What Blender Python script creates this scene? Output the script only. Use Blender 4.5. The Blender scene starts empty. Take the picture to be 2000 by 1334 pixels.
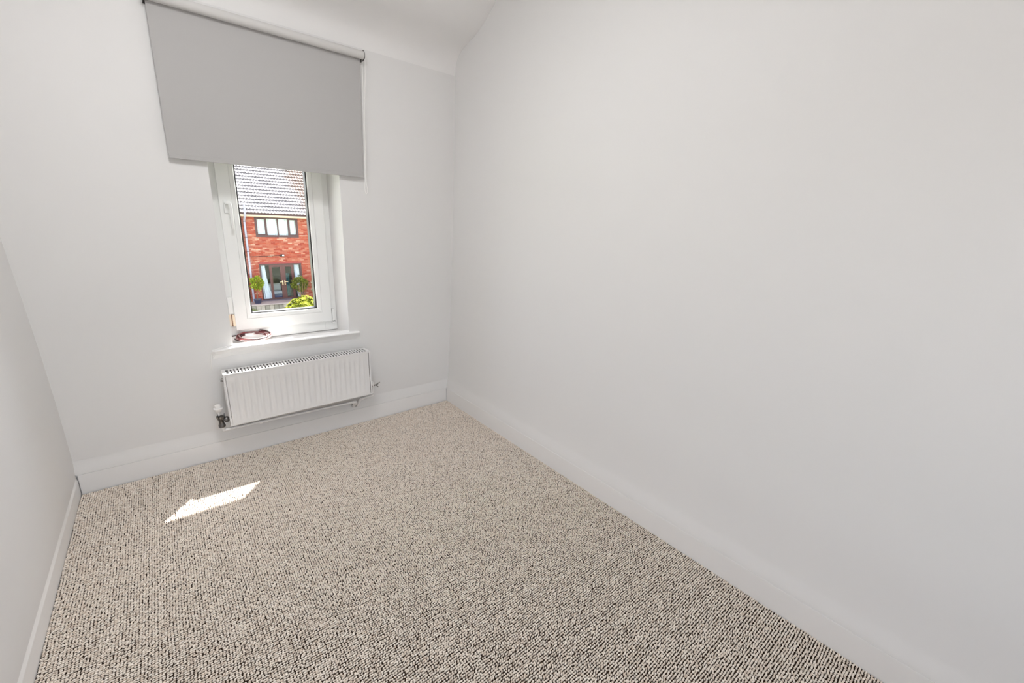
import bpy, bmesh, math, random
import numpy as np
from mathutils import Vector, Matrix

C = bpy.context.scene.collection
SC = bpy.context.scene
rnd = random.Random(7)

# ------------------------------------------------------------------ camera, sky, sun, fill strength, exposure
cam = bpy.data.cameras.new('camera')
cam.sensor_fit = 'HORIZONTAL'; cam.sensor_width = 36.0
cam.lens = 821.56 / 2000 * 36.0
cam.clip_start = 0.02; cam.clip_end = 300
co = bpy.data.objects.new('camera', cam); C.objects.link(co)
R_, U_, F_ = (0.77408, -0.63186, 0.03967), (0.13851, 0.23010, 0.96326), (0.61777, 0.74013, -0.26566)
M = Matrix.Identity(4)
for i in range(3):
    M[i][0] = R_[i]; M[i][1] = U_[i]; M[i][2] = -F_[i]
M[2][3] = 1.5
co.matrix_world = M
SC.camera = co

SUN_DIR = Vector((-0.40, -0.50, -1.0)).normalized()      # the way the sunlight travels
SUN_W, SKY_S, FILL_W = 18.5, 0.69, 17.0
w = bpy.data.worlds.new('sky'); SC.world = w; w.use_nodes = True
nt = w.node_tree
bg = nt.nodes['Background']
sky = nt.nodes.new('ShaderNodeTexSky'); sky.sky_type = 'NISHITA'; sky.sun_disc = False
sky.sun_elevation = math.asin(-SUN_DIR.z); sky.sun_rotation = math.atan2(-SUN_DIR.x, -SUN_DIR.y)
sky.air_density = 1.0; sky.dust_density = 2.0
hs = nt.nodes.new('ShaderNodeHueSaturation'); hs.inputs['Saturation'].default_value = 0.35
nt.links.new(sky.outputs[0], hs.inputs['Color']); nt.links.new(hs.outputs[0], bg.inputs[0])
bg.inputs[1].default_value = SKY_S
sl = bpy.data.lights.new('sun', 'SUN'); sl.energy = SUN_W; sl.angle = math.radians(0.6); sl.color = (1, .965, .91)
so = bpy.data.objects.new('sun', sl); C.objects.link(so)
so.rotation_euler = SUN_DIR.to_track_quat('-Z', 'Y').to_euler(); so.location = (8, 10, 20)

vs = SC.view_settings
vs.view_transform = 'Standard'; vs.look = 'None'; vs.gamma = 1; vs.use_curve_mapping = False
vs.exposure = 0.62
SC.cycles.max_bounces = 14; SC.cycles.diffuse_bounces = 8; SC.cycles.transparent_max_bounces = 16

# ------------------------------------------------------------------ materials
def mat(name, col, rough=.6, metal=0.0, spec=.5, bump=0, bscale=200, var=0, vscale=5, bdist=.002):
    m = bpy.data.materials.new(name); m.use_nodes = True
    n = m.node_tree.nodes; l = m.node_tree.links
    b = n['Principled BSDF']
    b.inputs['Base Color'].default_value = (*col, 1); b.inputs['Roughness'].default_value = rough
    b.inputs['Metallic'].default_value = metal; b.inputs['Specular IOR Level'].default_value = spec
    if bump or var:
        tc = n.new('ShaderNodeTexCoord')
    if bump:
        t = n.new('ShaderNodeTexNoise'); t.inputs['Scale'].default_value = bscale; t.inputs['Detail'].default_value = 3
        bp = n.new('ShaderNodeBump'); bp.inputs['Strength'].default_value = bump; bp.inputs['Distance'].default_value = bdist
        l.new(tc.outputs['Object'], t.inputs['Vector']); l.new(t.outputs['Fac'], bp.inputs['Height']); l.new(bp.outputs[0], b.inputs['Normal'])
    if var:
        t2 = n.new('ShaderNodeTexNoise'); t2.inputs['Scale'].default_value = vscale; t2.inputs['Detail'].default_value = 4
        mr = n.new('ShaderNodeMapRange'); mr.inputs[3].default_value = 1 - var; mr.inputs[4].default_value = 1 + var
        mx = n.new('ShaderNodeMix'); mx.data_type = 'RGBA'; mx.blend_type = 'MULTIPLY'; mx.inputs[0].default_value = 1
        mx.inputs[6].default_value = (*col, 1)
        l.new(tc.outputs['Object'], t2.inputs['Vector']); l.new(t2.outputs['Fac'], mr.inputs[0]); l.new(mr.outputs[0], mx.inputs[7]); l.new(mx.outputs[2], b.inputs['Base Color'])
    return m

def island_mat(name, cols, rough=.8, inst=False, obj=False, bump=0, bscale=100):
    """colour picked at random per mesh island (or per instance) from a ramp"""
    m = mat(name, cols[0], rough, bump=bump, bscale=bscale)
    n = m.node_tree.nodes; l = m.node_tree.links; b = n['Principled BSDF']
    if inst:
        g = n.new('ShaderNodeObjectInfo'); out = g.outputs['Random']
    else:
        g = n.new('ShaderNodeNewGeometry'); out = g.outputs['Random Per Island']
    r = n.new('ShaderNodeValToRGB')
    while len(r.color_ramp.elements) < len(cols): r.color_ramp.elements.new(.5)
    for i, c in enumerate(cols):
        r.color_ramp.elements[i].position = i / (len(cols) - 1); r.color_ramp.elements[i].color = (*c, 1)
    l.new(out, r.inputs[0]); l.new(r.outputs[0], b.inputs['Base Color'])
    return m

def glass_mat(name, tint=(1, 1, 1)):
    m = bpy.data.materials.new(name); m.use_nodes = True
    n = m.node_tree.nodes; l = m.node_tree.links; n.remove(n['Principled BSDF'])
    t = n.new('ShaderNodeBsdfTransparent'); t.inputs[0].default_value = (*tint, 1)
    g = n.new('ShaderNodeBsdfGlossy'); g.inputs['Roughness'].default_value = 0.0
    lw = n.new('ShaderNodeLayerWeight'); lw.inputs[0].default_value = .5      # Schlick reflectance, the same from both faces
    pw = n.new('ShaderNodeMath'); pw.operation = 'POWER'; pw.inputs[1].default_value = 5
    fr = n.new('ShaderNodeMath'); fr.operation = 'MULTIPLY_ADD'; fr.inputs[1].default_value = .97; fr.inputs[2].default_value = .02
    l.new(lw.outputs['Facing'], pw.inputs[0]); l.new(pw.outputs[0], fr.inputs[0])
    mx = n.new('ShaderNodeMixShader')
    l.new(fr.outputs[0], mx.inputs[0]); l.new(t.outputs[0], mx.inputs[1]); l.new(g.outputs[0], mx.inputs[2]); l.new(mx.outputs[0], n['Material Output'].inputs[0])
    return m

WALL = mat('wall_paint', (.735, .729, .722), .75, spec=.25, bump=.12, bscale=2.2, bdist=.02)
CEIL = mat('ceiling_paint', (.80, .793, .785), .8, spec=.2, bump=.1, bscale=2.0, bdist=.02)
TRIM = mat('skirting_gloss', (.81, .805, .80), .38, spec=.4)
PVC = mat('white_pvc', (.82, .825, .815), .28, spec=.45)
SILLM = mat('sill_paint', (.89, .885, .875), .4, spec=.4)
GASK = mat('black_gasket', (.012, .012, .013), .5)
GLASS = glass_mat('clear_glass')
FABRIC = mat('grey_blackout_fabric', (.44, .432, .425), .85, spec=.15, bump=.12, bscale=900, bdist=.0006)
TUBEF = mat('rolled_fabric', (.60, .59, .575), .8, spec=.2, bump=.1, bscale=900, bdist=.0006)
DARKM = mat('dark_metal', (.10, .095, .09), .35, .8)
CORDW = mat('white_cord', (.88, .87, .85), .5)
RADW = mat('radiator_enamel', (.76, .752, .745), .3, spec=.45)
RAD_SHADE = mat('radiator_inside_shade', (.10, .097, .095), .6)  # dark colour paints shade inside; the fins themselves are white
CHROME = mat('chrome', (.15, .143, .137), .33, 1.0)
DCHROME = mat('dark_chrome', (.20, .19, .18), .3, .9)
PIPEW = mat('white_plastic_pipe', (.82, .81, .80), .4)
FLOORB = mat('floor_board', (.10, .07, .05), .9)
PINK = mat('pink_cable', (.24, .055, .06), .45)
PALEC = mat('pale_cable', (.42, .25, .24), .45)
CABLE_SHADE = mat('maroon_cable_shade', (.035, .010, .012), .45)  # dark strand colour paints the shading of the pink coil
HINGE = mat('cream_hinge', (.85, .72, .56), .5)

# ------------------------------------------------------------------ mesh helpers
class MB:
    def __init__(s): s.v = []; s.f = []; s.m = []
    def add(s, vs, fs, mi=0):
        b = len(s.v); s.v += [tuple(p) for p in vs]; s.f += [tuple(i + b for i in f) for f in fs]; s.m += [mi] * len(fs)
    def box(s, x0, x1, y0, y1, z0, z1, mi=0):
        v = [(x, y, z) for z in (z0, z1) for y in (y0, y1) for x in (x0, x1)]
        s.add(v, [(0, 2, 3, 1), (4, 5, 7, 6), (0, 1, 5, 4), (2, 6, 7, 3), (0, 4, 6, 2), (1, 3, 7, 5)], mi)
    def prism(s, prof, axis, a, b, mi=0):
        """closed 2D profile swept along an axis ('x': profile is (y,z); 'y': (x,z); 'z': (x,y))"""
        k = len(prof)
        def P(p, t): return {'x': (t, p[0], p[1]), 'y': (p[0], t, p[1]), 'z': (p[0], p[1], t)}[axis]
        v = [P(p, a) for p in prof] + [P(p, b) for p in prof]
        fs = [(i, (i + 1) % k, k + (i + 1) % k, k + i) for i in range(k)] + [tuple(range(k))[::-1], tuple(range(k, 2 * k))]
        s.add(v, fs, mi)
    def tube(s, pts, r, seg=8, closed=False, mi=0, cap=True):
        pts = [Vector(p) for p in pts]; n = len(pts)
        rs = r if isinstance(r, (list, tuple)) else [r] * n
        tan = []
        for i in range(n):
            a = pts[(i - 1) % n] if (closed or i > 0) else pts[i]
            b = pts[(i + 1) % n] if (closed or i < n - 1) else pts[i]
            tan.append((b - a).normalized())
        up = Vector((0, 0, 1)) if abs(tan[0].z) < .9 else Vector((1, 0, 0))
        nrm = (up - tan[0] * up.dot(tan[0])).normalized()
        v = []
        for i in range(n):
            nrm = (nrm - tan[i] * nrm.dot(tan[i])).normalized(); bi = tan[i].cross(nrm)
            for k in range(seg):
                a = 2 * math.pi * k / seg
                v.append(pts[i] + (nrm * math.cos(a) + bi * math.sin(a)) * rs[i])
        fs = []
        for i in range(n if closed else n - 1):
            j = (i + 1) % n
            for k in range(seg):
                k2 = (k + 1) % seg
                fs.append((i * seg + k, i * seg + k2, j * seg + k2, j * seg + k))
        if not closed and cap:
            fs.append(tuple(range(seg))[::-1]); fs.append(tuple(range((n - 1) * seg, n * seg)))
        s.add(v, fs, mi)
    def lathe(s, o, d, prof, seg=20, mi=0):
        """profile of (radius, distance along d) from point o"""
        d = Vector(d).normalized(); o = Vector(o)
        a = Vector((1, 0, 0)) if abs(d.x) < .9 else Vector((0, 0, 1))
        n = (a - d * a.dot(d)).normalized(); b = d.cross(n); k = len(prof)
        v = [o + d * h + (n * math.cos(2 * math.pi * i / seg) + b * math.sin(2 * math.pi * i / seg)) * max(r, 1e-5) for r, h in prof for i in range(seg)]
        fs = [(j * seg + i, j * seg + (i + 1) % seg, (j + 1) * seg + (i + 1) % seg, (j + 1) * seg + i) for j in range(k - 1) for i in range(seg)]
        s.add(v, fs, mi)
    def build(s, name, m, parent=None, smooth=False, bevel=0, bseg=2):
        me = bpy.data.meshes.new(name); me.from_pydata(s.v, [], s.f)
        ms = m if isinstance(m, (list, tuple)) else [m]
        for q in ms: me.materials.append(q)
        for p, i in zip(me.polygons, s.m): p.material_index = i
        bm = bmesh.new(); bm.from_mesh(me)
        bmesh.ops.recalc_face_normals(bm, faces=bm.faces); bm.to_mesh(me); bm.free()
        if smooth:
            me.shade_smooth()
            try: me.set_sharp_from_angle(angle=math.radians(45))
            except Exception: pass
        o = bpy.data.objects.new(name, me); C.objects.link(o)
        if bevel:
            b = o.modifiers.new('bevel', 'BEVEL'); b.width = bevel; b.segments = bseg; b.limit_method = 'ANGLE'; b.angle_limit = math.radians(40)
        if parent:
            o.parent = parent; o.matrix_parent_inverse = Matrix.Translation(parent_world(parent)).inverted()
        return o
def parent_world(o):
    p = Vector(o.location)
    return p if not o.parent else p      # only top-level Empties are placed away from the origin
def thing(name, label, cat, loc=(0, 0, 0), group=None):
    o = bpy.data.objects.new(name, None); C.objects.link(o); o.location = loc; o.empty_display_size = .1
    return tag(o, label, cat, group)
def tag(o, label, cat, group=None):
    o['label'] = label; o['category'] = cat
    if group: o['group'] = group
    return o
def struct(o, label=None):
    o['kind'] = 'structure'
    if label: o['label'] = label
    return o
def stuff(o): o['kind'] = 'stuff'; return o

# ------------------------------------------------------------------ the room
XL, XR, YB = -0.515, 1.767, 2.981          # skirting faces
W = 2.999                                  # plaster face of the window wall
HX0, HX1, HZ0, HZ1 = .268, .975, .716, 2.07   # window opening
REAR = -1.30

# window wall: front face with opening, splayed reveal, outer face
m = MB()
x0, x1, zt, yo = -0.85, 2.05, 3.3, 3.34
fl = [(0.1136, -.0005), (.1137, -.0168), (.120, -.0160), (.135, -.0128), (.152, -.0080), (.17, -.0032), (.19, 0)]
zz = [-.02] + [z for z, _ in fl]; yy = [W - .0005] + [W + d for _, d in fl]
def strip(xs, zs, ys):
    v = [(x, y, z) for z, y in zip(zs, ys) for x in xs]; k = len(xs)
    m.add(v, [(i * k + j, i * k + j + 1, (i + 1) * k + j + 1, (i + 1) * k + j) for i in range(len(zs) - 1) for j in range(k - 1)])
strip([x0, x1], zz, yy)
strip([x0, x1], [.19, HZ0 - .02], [W, W])
for a, b in ((x0, HX0), (HX1, x1)): strip([a, b], [HZ0 - .02, HZ1], [W, W])
strip([x0, x1], [HZ1, zt], [W, W])
RX0, RX1 = .245, .951                     # reveal at the frame
def quad(*p): m.add(p, [(0, 1, 2, 3)])
ym = 3.195
quad((HX0, W, HZ0 - .02), (RX0, ym, HZ0 - .02), (RX0, ym, HZ1), (HX0, W, HZ1))
quad((HX1, W, HZ0 - .02), (RX1, ym, HZ0 - .02), (RX1, ym, HZ1), (HX1, W, HZ1))
quad((HX0, W, HZ1), (HX1, W, HZ1), (RX1, ym, HZ1), (RX0, ym, HZ1))
quad((HX0, W, HZ0 - .02), (HX1, W, HZ0 - .02), (RX1, ym, HZ0 - .02), (RX0, ym, HZ0 - .02))
OX0, OX1 = .285, .93                      # outer brick opening
for (xa, xb) in ((RX0, OX0), (OX1, RX1)):
    quad((xa, ym + .06, HZ0 - .02), (xb, ym + .06, HZ0 - .02), (xb, ym + .06, HZ1), (xa, ym + .06, HZ1))
for xa in (OX0, OX1): quad((xa, ym + .06, HZ0 - .02), (xa, yo, HZ0 - .02), (xa, yo, HZ1), (xa, ym + .06, HZ1))
for xa in (RX0, RX1): quad((xa, ym, HZ0 - .02), (xa, ym + .06, HZ0 - .02), (xa, ym + .06, HZ1), (xa, ym, HZ1))
for za in (HZ0 - .02, HZ1): quad((RX0, ym, za), (RX1, ym, za), (RX1, yo, za), (RX0, yo, za))
for a, b, c, d in ((x0, x1, -4, HZ0 - .02), (x0, OX0, HZ0 - .02, HZ1), (OX1, x1, HZ0 - .02, HZ1), (x0, x1, HZ1, zt)):
    quad((a, yo, c), (b, yo, c), (b, yo, d), (a, yo, d))
struct(m.build('wall_back', WALL, smooth=True), 'white plastered window wall')

def side_wall(name, prof, thick, label):
    m = MB(); ya, yb = REAR - .1, W + .02
    n = 24
    xs = [p[0] for p in prof]; zs = [p[1] for p in prof]
    k = len(prof)
    v = [(x, ya + (yb - ya) * j / n, z) for j in range(n + 1) for x, z in prof]
    m.add(v, [(j * k + i, j * k + i + 1, (j + 1) * k + i + 1, (j + 1) * k + i) for j in range(n) for i in range(k - 1)])
    s = thick
    m.add([(prof[0][0] + s, ya, -.02), (prof[0][0] + s, yb, -.02), (prof[-1][0] + s, yb, prof[-1][1]), (prof[-1][0] + s, ya, prof[-1][1])], [(0, 1, 2, 3)])
    return struct(m.build(name, WALL, smooth=True), label)
side_wall('wall_right', [(1.786, -.02), (1.786, .1136), (1.7684, .1137), (1.7695, .120), (1.7735, .135), (1.779, .155), (1.785, .175), (1.7905, .195), (1.80, .35), (1.815, .7), (1.836, 1.32), (1.849, 2.0), (1.856, 2.6), (1.858, 3.3)], .2, 'long white plastered wall on the right')
side_wall('wall_left', [(-.530, -.02), (-.5195, .10), (-.5185, .2), (-.521, .45), (-.527, .72), (-.539, 1.02), (-.556, 1.36), (-.61, 2.6), (-.64, 3.3)], -.2, 'white plastered wall on the left')
QX0, QX1, QZ0, QZ1 = -.25, 1.15, .55, 2.10           # opening added behind the viewer to let in fill daylight
m = MB()
for a, b, c, d in ((-.85, QX0, -.02, 3.3), (QX1, 2.05, -.02, 3.3), (QX0, QX1, -.02, QZ0), (QX0, QX1, QZ1, 3.3)): m.box(a, b, REAR - .12, REAR, c, d)
struct(m.build('wall_rear', WALL), 'white wall behind the viewer')

# sloping ceiling with a rounded cove
m = MB()
prof = [(W + .06, 2.44), (W + .0015, 2.50), (W + .0004, 2.53), (2.9982, 2.560), (2.9945, 2.590), (2.986, 2.617), (2.970, 2.642), (2.94, 2.668), (2.89, 2.692), (2.83, 2.71), (2.76, 2.728), (2.69, 2.752), (2.62, 2.790), (2.54, 2.845), (2.40, 2.94), (2.28, 3.02), (2.22, 3.045), (2.14, 3.06), (2.0, 3.063), (REAR - .1, 3.063)]
v = [(x, y, z) for x in (-.85, 2.05) for y, z in prof]; k = len(prof)
m.add(v, [(i, i + 1, k + i + 1, k + i) for i in range(k - 1)])
v = [(x, y, z + .25) for x in (-.85, 2.05) for y, z in prof]
m.add(v, [(i, i + 1, k + i + 1, k + i) for i in range(k - 1)])
struct(m.build('ceiling', CEIL, smooth=True), 'white sloping ceiling with rounded cove')
m = MB(); m.prism([(3.0, 2.9), (3.66, 2.47), (3.66, 2.60), (2.2, 3.7)], 'x', -3, 5)  # unseen eave, its outer edge placed to cut the sun patch
m.box(-3, 5, 3.56, 3.67, 2.44, 2.60)
struct(m.build('roof', mat('eave_brown', (.20, .13, .10), .7)), 'unseen eave over the window, edge set to trim the sun patch')

m = MB(); m.box(-.85, 2.05, REAR - .1, W + .05, -.10, -.012)
struct(m.build('floor', FLOORB))

# baseboards
m = MB(); m.prism([(YB, -.012), (YB, .1115), (YB + .0008, .1125), (W - .002, .1125), (W - .002, -.012)], 'x', XL + .004, XR - .0035)
struct(m.build('baseboard_back', TRIM, smooth=False), 'white skirting board under the window')
m = MB(); m.prism([(XR, -.012), (XR, .1115), (XR + .0008, .1125), (XR + .0185, .1125), (XR + .0185, -.012)], 'y', REAR + .005, W - .003)
struct(m.build('baseboard_right', TRIM), 'white skirting board along the long wall')
m = MB(); m.prism([(XL, -.012), (XL, .079), (XL - .0008, .082), (XL - .002, .0855), (XL - .004, .093), (XL - .0062, .103), (XL - .007, .110), (XL - .0085, .113), (XL - .014, .114), (XL - .0145, -.012)], 'y', REAR + .005, W - .012)
struct(m.build('baseboard_left', TRIM), 'white moulded skirting board on the left wall')

# ------------------------------------------------------------------ carpet
def carpet():
    px, py = (XR - XL - .001) / 248, .0088
    nx = 248; y0, y1 = -.75, YB - .005
    ny = int((y1 - y0) / py)
    rs = np.random.RandomState(3)
    ii, jj = np.meshgrid(np.arange(nx), np.arange(ny), indexing='ij')
    x = XL + .0005 + (ii + .5) * px; y = y1 - (jj + .5) * py
    x = x + (jj % 2) * px * .12
    # rows wander a little
    wob = lambda a, b, s: np.sin(a * x * s + 1.3 * b) * np.cos(b * y * s + a)
    x = x + .0016 * wob(1.0, 1.7, 9) + .0008 * wob(2.3, 1.1, 17) + rs.normal(0, .0009, x.shape)
    y = y + .0020 * wob(1.4, .8, 11) + .0010 * wob(.7, 2.9, 23) + rs.normal(0, .0009, x.shape)
    z = -.0036 + rs.normal(0, .0004, x.shape)
    co = np.stack([x, y, z], -1).reshape(-1, 3)
    co[:, 0] = np.clip(co[:, 0], XL + .0045, XR - .0045)
    me = bpy.data.meshes.new('carpet'); me.vertices.add(len(co)); me.vertices.foreach_set('co', co.astype(np.float32).ravel())
    n = len(co)
    rot = np.zeros((n, 3), np.float32); rot[:, 2] = np.radians(rs.normal(20, 13, n)); rot[:, 1] = np.radians(rs.normal(0, 10, n)); rot[:, 0] = np.radians(rs.normal(0, 9, n))
    sc = np.stack([rs.normal(1, .10, n), rs.normal(1, .10, n), rs.normal(1, .12, n)], -1).astype(np.float32)
    a = me.attributes.new('rot', 'FLOAT_VECTOR', 'POINT'); a.data.foreach_set('vector', rot.ravel())
    a = me.attributes.new('scl', 'FLOAT_VECTOR', 'POINT'); a.data.foreach_set('vector', sc.ravel())
    loop = island_mat('wool_loop', [(.68, .58, .49), (.79, .70, .61), (.85, .77, .68), (.89, .82, .74)], .9, inst=True)
    loop.node_tree.nodes['Principled BSDF'].inputs['Specular IOR Level'].default_value = .1
    me.materials.append(loop)
    o = bpy.data.objects.new('carpet', me); C.objects.link(o)
    g = bpy.data.node_groups.new('loops', 'GeometryNodeTree')
    g.interface.new_socket('Geometry', in_out='INPUT', socket_type='NodeSocketGeometry')
    g.interface.new_socket('Geometry', in_out='OUTPUT', socket_type='NodeSocketGeometry')
    N = g.nodes; L = g.links
    gi = N.new('NodeGroupInput'); go = N.new('NodeGroupOutput')
    ico = N.new('GeometryNodeMeshIcoSphere'); ico.inputs['Radius'].default_value = 1; ico.inputs['Subdivisions'].default_value = 2
    tr = N.new('GeometryNodeTransform'); tr.inputs['Scale'].default_value = (.0050, .0032, .0037)
    sm = N.new('GeometryNodeSetShadeSmooth'); st = N.new('GeometryNodeSetMaterial'); st.inputs['Material'].default_value = loop
    ip = N.new('GeometryNodeInstanceOnPoints')
    ra = N.new('GeometryNodeInputNamedAttribute'); ra.data_type = 'FLOAT_VECTOR'; ra.inputs['Name'].default_value = 'rot'
    sa = N.new('GeometryNodeInputNamedAttribute'); sa.data_type = 'FLOAT_VECTOR'; sa.inputs['Name'].default_value = 'scl'
    er = N.new('FunctionNodeEulerToRotation')
    L.new(ico.outputs['Mesh'], tr.inputs['Geometry']); L.new(tr.outputs[0], sm.inputs[0]); L.new(sm.outputs[0], st.inputs[0])
    L.new(gi.outputs[0], ip.inputs['Points']); L.new(st.outputs[0], ip.inputs['Instance'])
    L.new(ra.outputs['Attribute'], er.inputs[0]); L.new(er.outputs[0], ip.inputs['Rotation']); L.new(sa.outputs['Attribute'], ip.inputs['Scale'])
    L.new(ip.outputs[0], go.inputs[0])
    md = o.modifiers.new('loops', 'NODES'); md.node_group = g
    stuff(tag(o, 'beige and brown woven loop pile carpet covering the whole floor', 'carpet'))
    b = MB(); b.box(XL + .001, XR - .001, y0, y1 + .004, -.0115, -.0050)
    b.build('carpet_backing', mat('carpet_backing', (.028, .016, .010), .95, spec=.1), o)  # near-black backing stands in for shade between the loops
carpet()

# ------------------------------------------------------------------ window
win = bpy.data.objects.new('window_1', None); C.objects.link(win); struct(win, 'white framed tilt and turn window')
FY, SY = W + .190, W + .170
def ring(m, X0, X1, Z0, Z1, w_, ya, yb, mi=0, wb=None):
    wb = wb or w_
    m.box(X0, X0 + w_, ya, yb, Z0, Z1, mi); m.box(X1 - w_, X1, ya, yb, Z0, Z1, mi)
    m.box(X0 + w_, X1 - w_, ya, yb, Z0, Z0 + wb, mi); m.box(X0 + w_, X1 - w_, ya, yb, Z1 - w_, Z1, mi)
m = MB(); ring(m, RX0, RX1, .70, HZ1, .085, FY, FY + .065)
m.build('window_frame', PVC, win, bevel=.002)
S0, S1, SZ0, SZ1 = .313, .912, .770, 2.00
G0, G1, GZ0, GZ1 = .411, .817, .872, 1.90
m = MB()
def mitre(m, ox0, ox1, oz0, oz1, ix0, ix1, iz0, iz1, yo_, yi_):
    o_ = [(ox0, yo_, oz0), (ox1, yo_, oz0), (ox1, yo_, oz1), (ox0, yo_, oz1)]
    i_ = [(ix0, yi_, iz0), (ix1, yi_, iz0), (ix1, yi_, iz1), (ix0, yi_, iz1)]
    m.add(o_ + i_, [(k, (k + 1) % 4, 4 + (k + 1) % 4, 4 + k) for k in range(4)])
mitre(m, S0, S1, SZ0, SZ1, S0, S1, SZ0, SZ1, FY - .001, SY + .003)
mitre(m, S0, S1, SZ0, SZ1, S0 + .003, S1 - .003, SZ0 + .003, SZ1 - .003, SY + .003, SY)
bw = .030
mitre(m, S0 + .003, S1 - .003, SZ0 + .003, SZ1 - .003, G0 - bw, G1 + bw, GZ0 - bw, GZ1 + bw, SY, SY)
mitre(m, G0 - bw, G1 + bw, GZ0 - bw, GZ1 + bw, G0 - bw, G1 + bw, GZ0 - bw, GZ1 + bw, SY, SY + .004)
mitre(m, S0, S1, SZ0, SZ1, S0, S1, SZ0, SZ1, FY, FY + .07)
mitre(m, S0, S1, SZ0, SZ1, G0, G1, GZ0, GZ1, FY + .07, FY + .07)
sash = m.build('sash', PVC, win)
m = MB()
mitre(m, G0 - bw, G1 + bw, GZ0 - bw, GZ1 + bw, G0 - bw + .0015, G1 + bw - .0015, GZ0 - bw + .0015, GZ1 + bw - .0015, SY + .004, SY + .0005)
mitre(m, G0 - bw + .0015, G1 + bw - .0015, GZ0 - bw + .0015, GZ1 + bw - .0015, G0 - .006, G1 + .006, GZ0 - .006, GZ1 + .006, SY + .0005, SY + .006)
mitre(m, G0 - .006, G1 + .006, GZ0 - .006, GZ1 + .006, G0, G1, GZ0, GZ1, SY + .006, SY + .014)
m.build('glazing_bead', PVC, sash)
m = MB()
gk = .0060
mitre(m, G0 - .001, G1 + .001, GZ0 - .001, GZ1 + .001, G0 + gk, G1 - gk, GZ0 + gk, GZ1 - gk, SY + .013, SY + .018)
mitre(m, G0 + gk, G1 - gk, GZ0 + gk, GZ1 - gk, G0 + gk, G1 - gk, GZ0 + gk, GZ1 - gk, SY + .018, SY + .066)
m.build('gasket', GASK, sash)
m = MB(); m.box(G0 + .001, G1 - .001, SY + .018, SY + .022, GZ0 + .001, GZ1 - .001)
m.build('glass_pane', GLASS, sash)
# handle
hx, hz = .347, 1.575
m = MB(); m.box(hx - .0135, hx + .0135, SY - .011, SY, hz - .072, hz + .004)
hd = m.build('window_handle', PVC, win, bevel=.003)
m = MB()
m.tube([(hx, SY - .008, hz - .016), (hx, SY - .040, hz - .016)], .0095, 12)
pts = [(hx - .004, SY - .040, hz - .014), (hx + .010, SY - .045, hz - .014), (hx + .0155, SY - .047, hz - .022), (hx + .016, SY - .047, hz - .045), (hx + .0155, SY - .046, hz - .10), (hx + .0145, SY - .044, hz - .150), (hx + .0145, SY - .0435, hz - .158)]
m.tube(pts, [.009, .0105, .0105, .0100, .0095, .009, .0055], 12)
m.build('lever', PVC, hd, smooth=True)
# hinges
m = MB(); m.box(.281, .297, SY + .004, FY, .803, .878); m.box(.300, .313, SY - .004, FY, .800, .876)
m.build('hinge', HINGE, win, bevel=.002)
m = MB(); m.tube([(.2985, SY + .002, .80), (.2985, SY + .002, .88)], .004, 10)
m.build('hinge_pin', mat('brown_pin', (.30, .17, .10), .5), win, smooth=True)
m = MB(); m.box(.285, .312, SY + .006, FY, .878, .99)
m.build('hinge_cover', PVC, win, bevel=.003)
m = MB(); m.box(.914, .936, SY + .003, FY, .750, .782)
hb = m.build('corner_hinge', PVC, win, bevel=.002)
m = MB()
for xx in (.919, .931): m.box(xx - .002, xx + .002, SY + .001, SY + .004, .762, .773)
m.build('hinge_slot', GASK, hb)
m = MB(); m.box(.9165, .934, SY + .004, FY, .782, .86)
m.build('hinge_sleeve', PVC, win, bevel=.002)
# sill
m = MB()
pr = [(W - .030, .706), (W - .0335, .710), (W - .0325, .7145), (W - .028, .7165), (W + .0, .7185), (FY + .01, .731), (FY + .01, .69), (W + .002, .655), (W - .002, .664), (W - .012, .685), (W - .022, .698)]
k = len(pr)
xa, xb = .232, 1.012
st_ = [(.158, .0, -.012), (.172, .55, -.010), (.215, .8, -.007), (.25, 1, 0), (.262, 1, 0), (.985, 1, -.001), (1.02, .8, -.003), (1.045, .3, -.006)]
vv = []
for (x, s, dz) in st_:
    for (y, z) in pr:
        y2 = W + (y - W) * (.45 + .55 * s) if y < W else y
        if x < HX0 - .002 or x > HX1 + .002: y2 = min(y2, W + .004)
        vv.append((x, y2, z + dz))
m.add(vv, [(i * k + j, i * k + (j + 1) % k, (i + 1) * k + (j + 1) % k, (i + 1) * k + j) for i in range(len(st_) - 1) for j in range(k)] + [tuple(range(k)), tuple(range((len(st_) - 1) * k, len(st_) * k))[::-1]])
m.build('window_sill', SILLM, win)
# outer stone sill
m = MB(); m.box(OX0 - .1, OX1 + .1, FY + .06, 3.40, .62, .70)
m.build('outer_sill', mat('stone_sill', (.6, .57, .52), .8), win)

# unseen window added behind the viewer for fill daylight
w2 = bpy.data.objects.new('fill_window', None); C.objects.link(w2); struct(w2, 'unseen white framed window added behind the viewer for fill daylight')
m = MB(); ring(m, QX0, QX1, QZ0, QZ1, .06, REAR - .10, REAR - .04); m.box(.42, .48, REAR - .10, REAR - .04, QZ0 + .06, QZ1 - .06)
m.build('window_frame', PVC, w2, bevel=.003)
for a, b in ((QX0 + .06, .42), (.48, QX1 - .06)):
    m = MB(); m.box(a, b, REAR - .072, REAR - .068, QZ0 + .06, QZ1 - .06); m.build('glass_pane', GLASS, w2)

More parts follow.
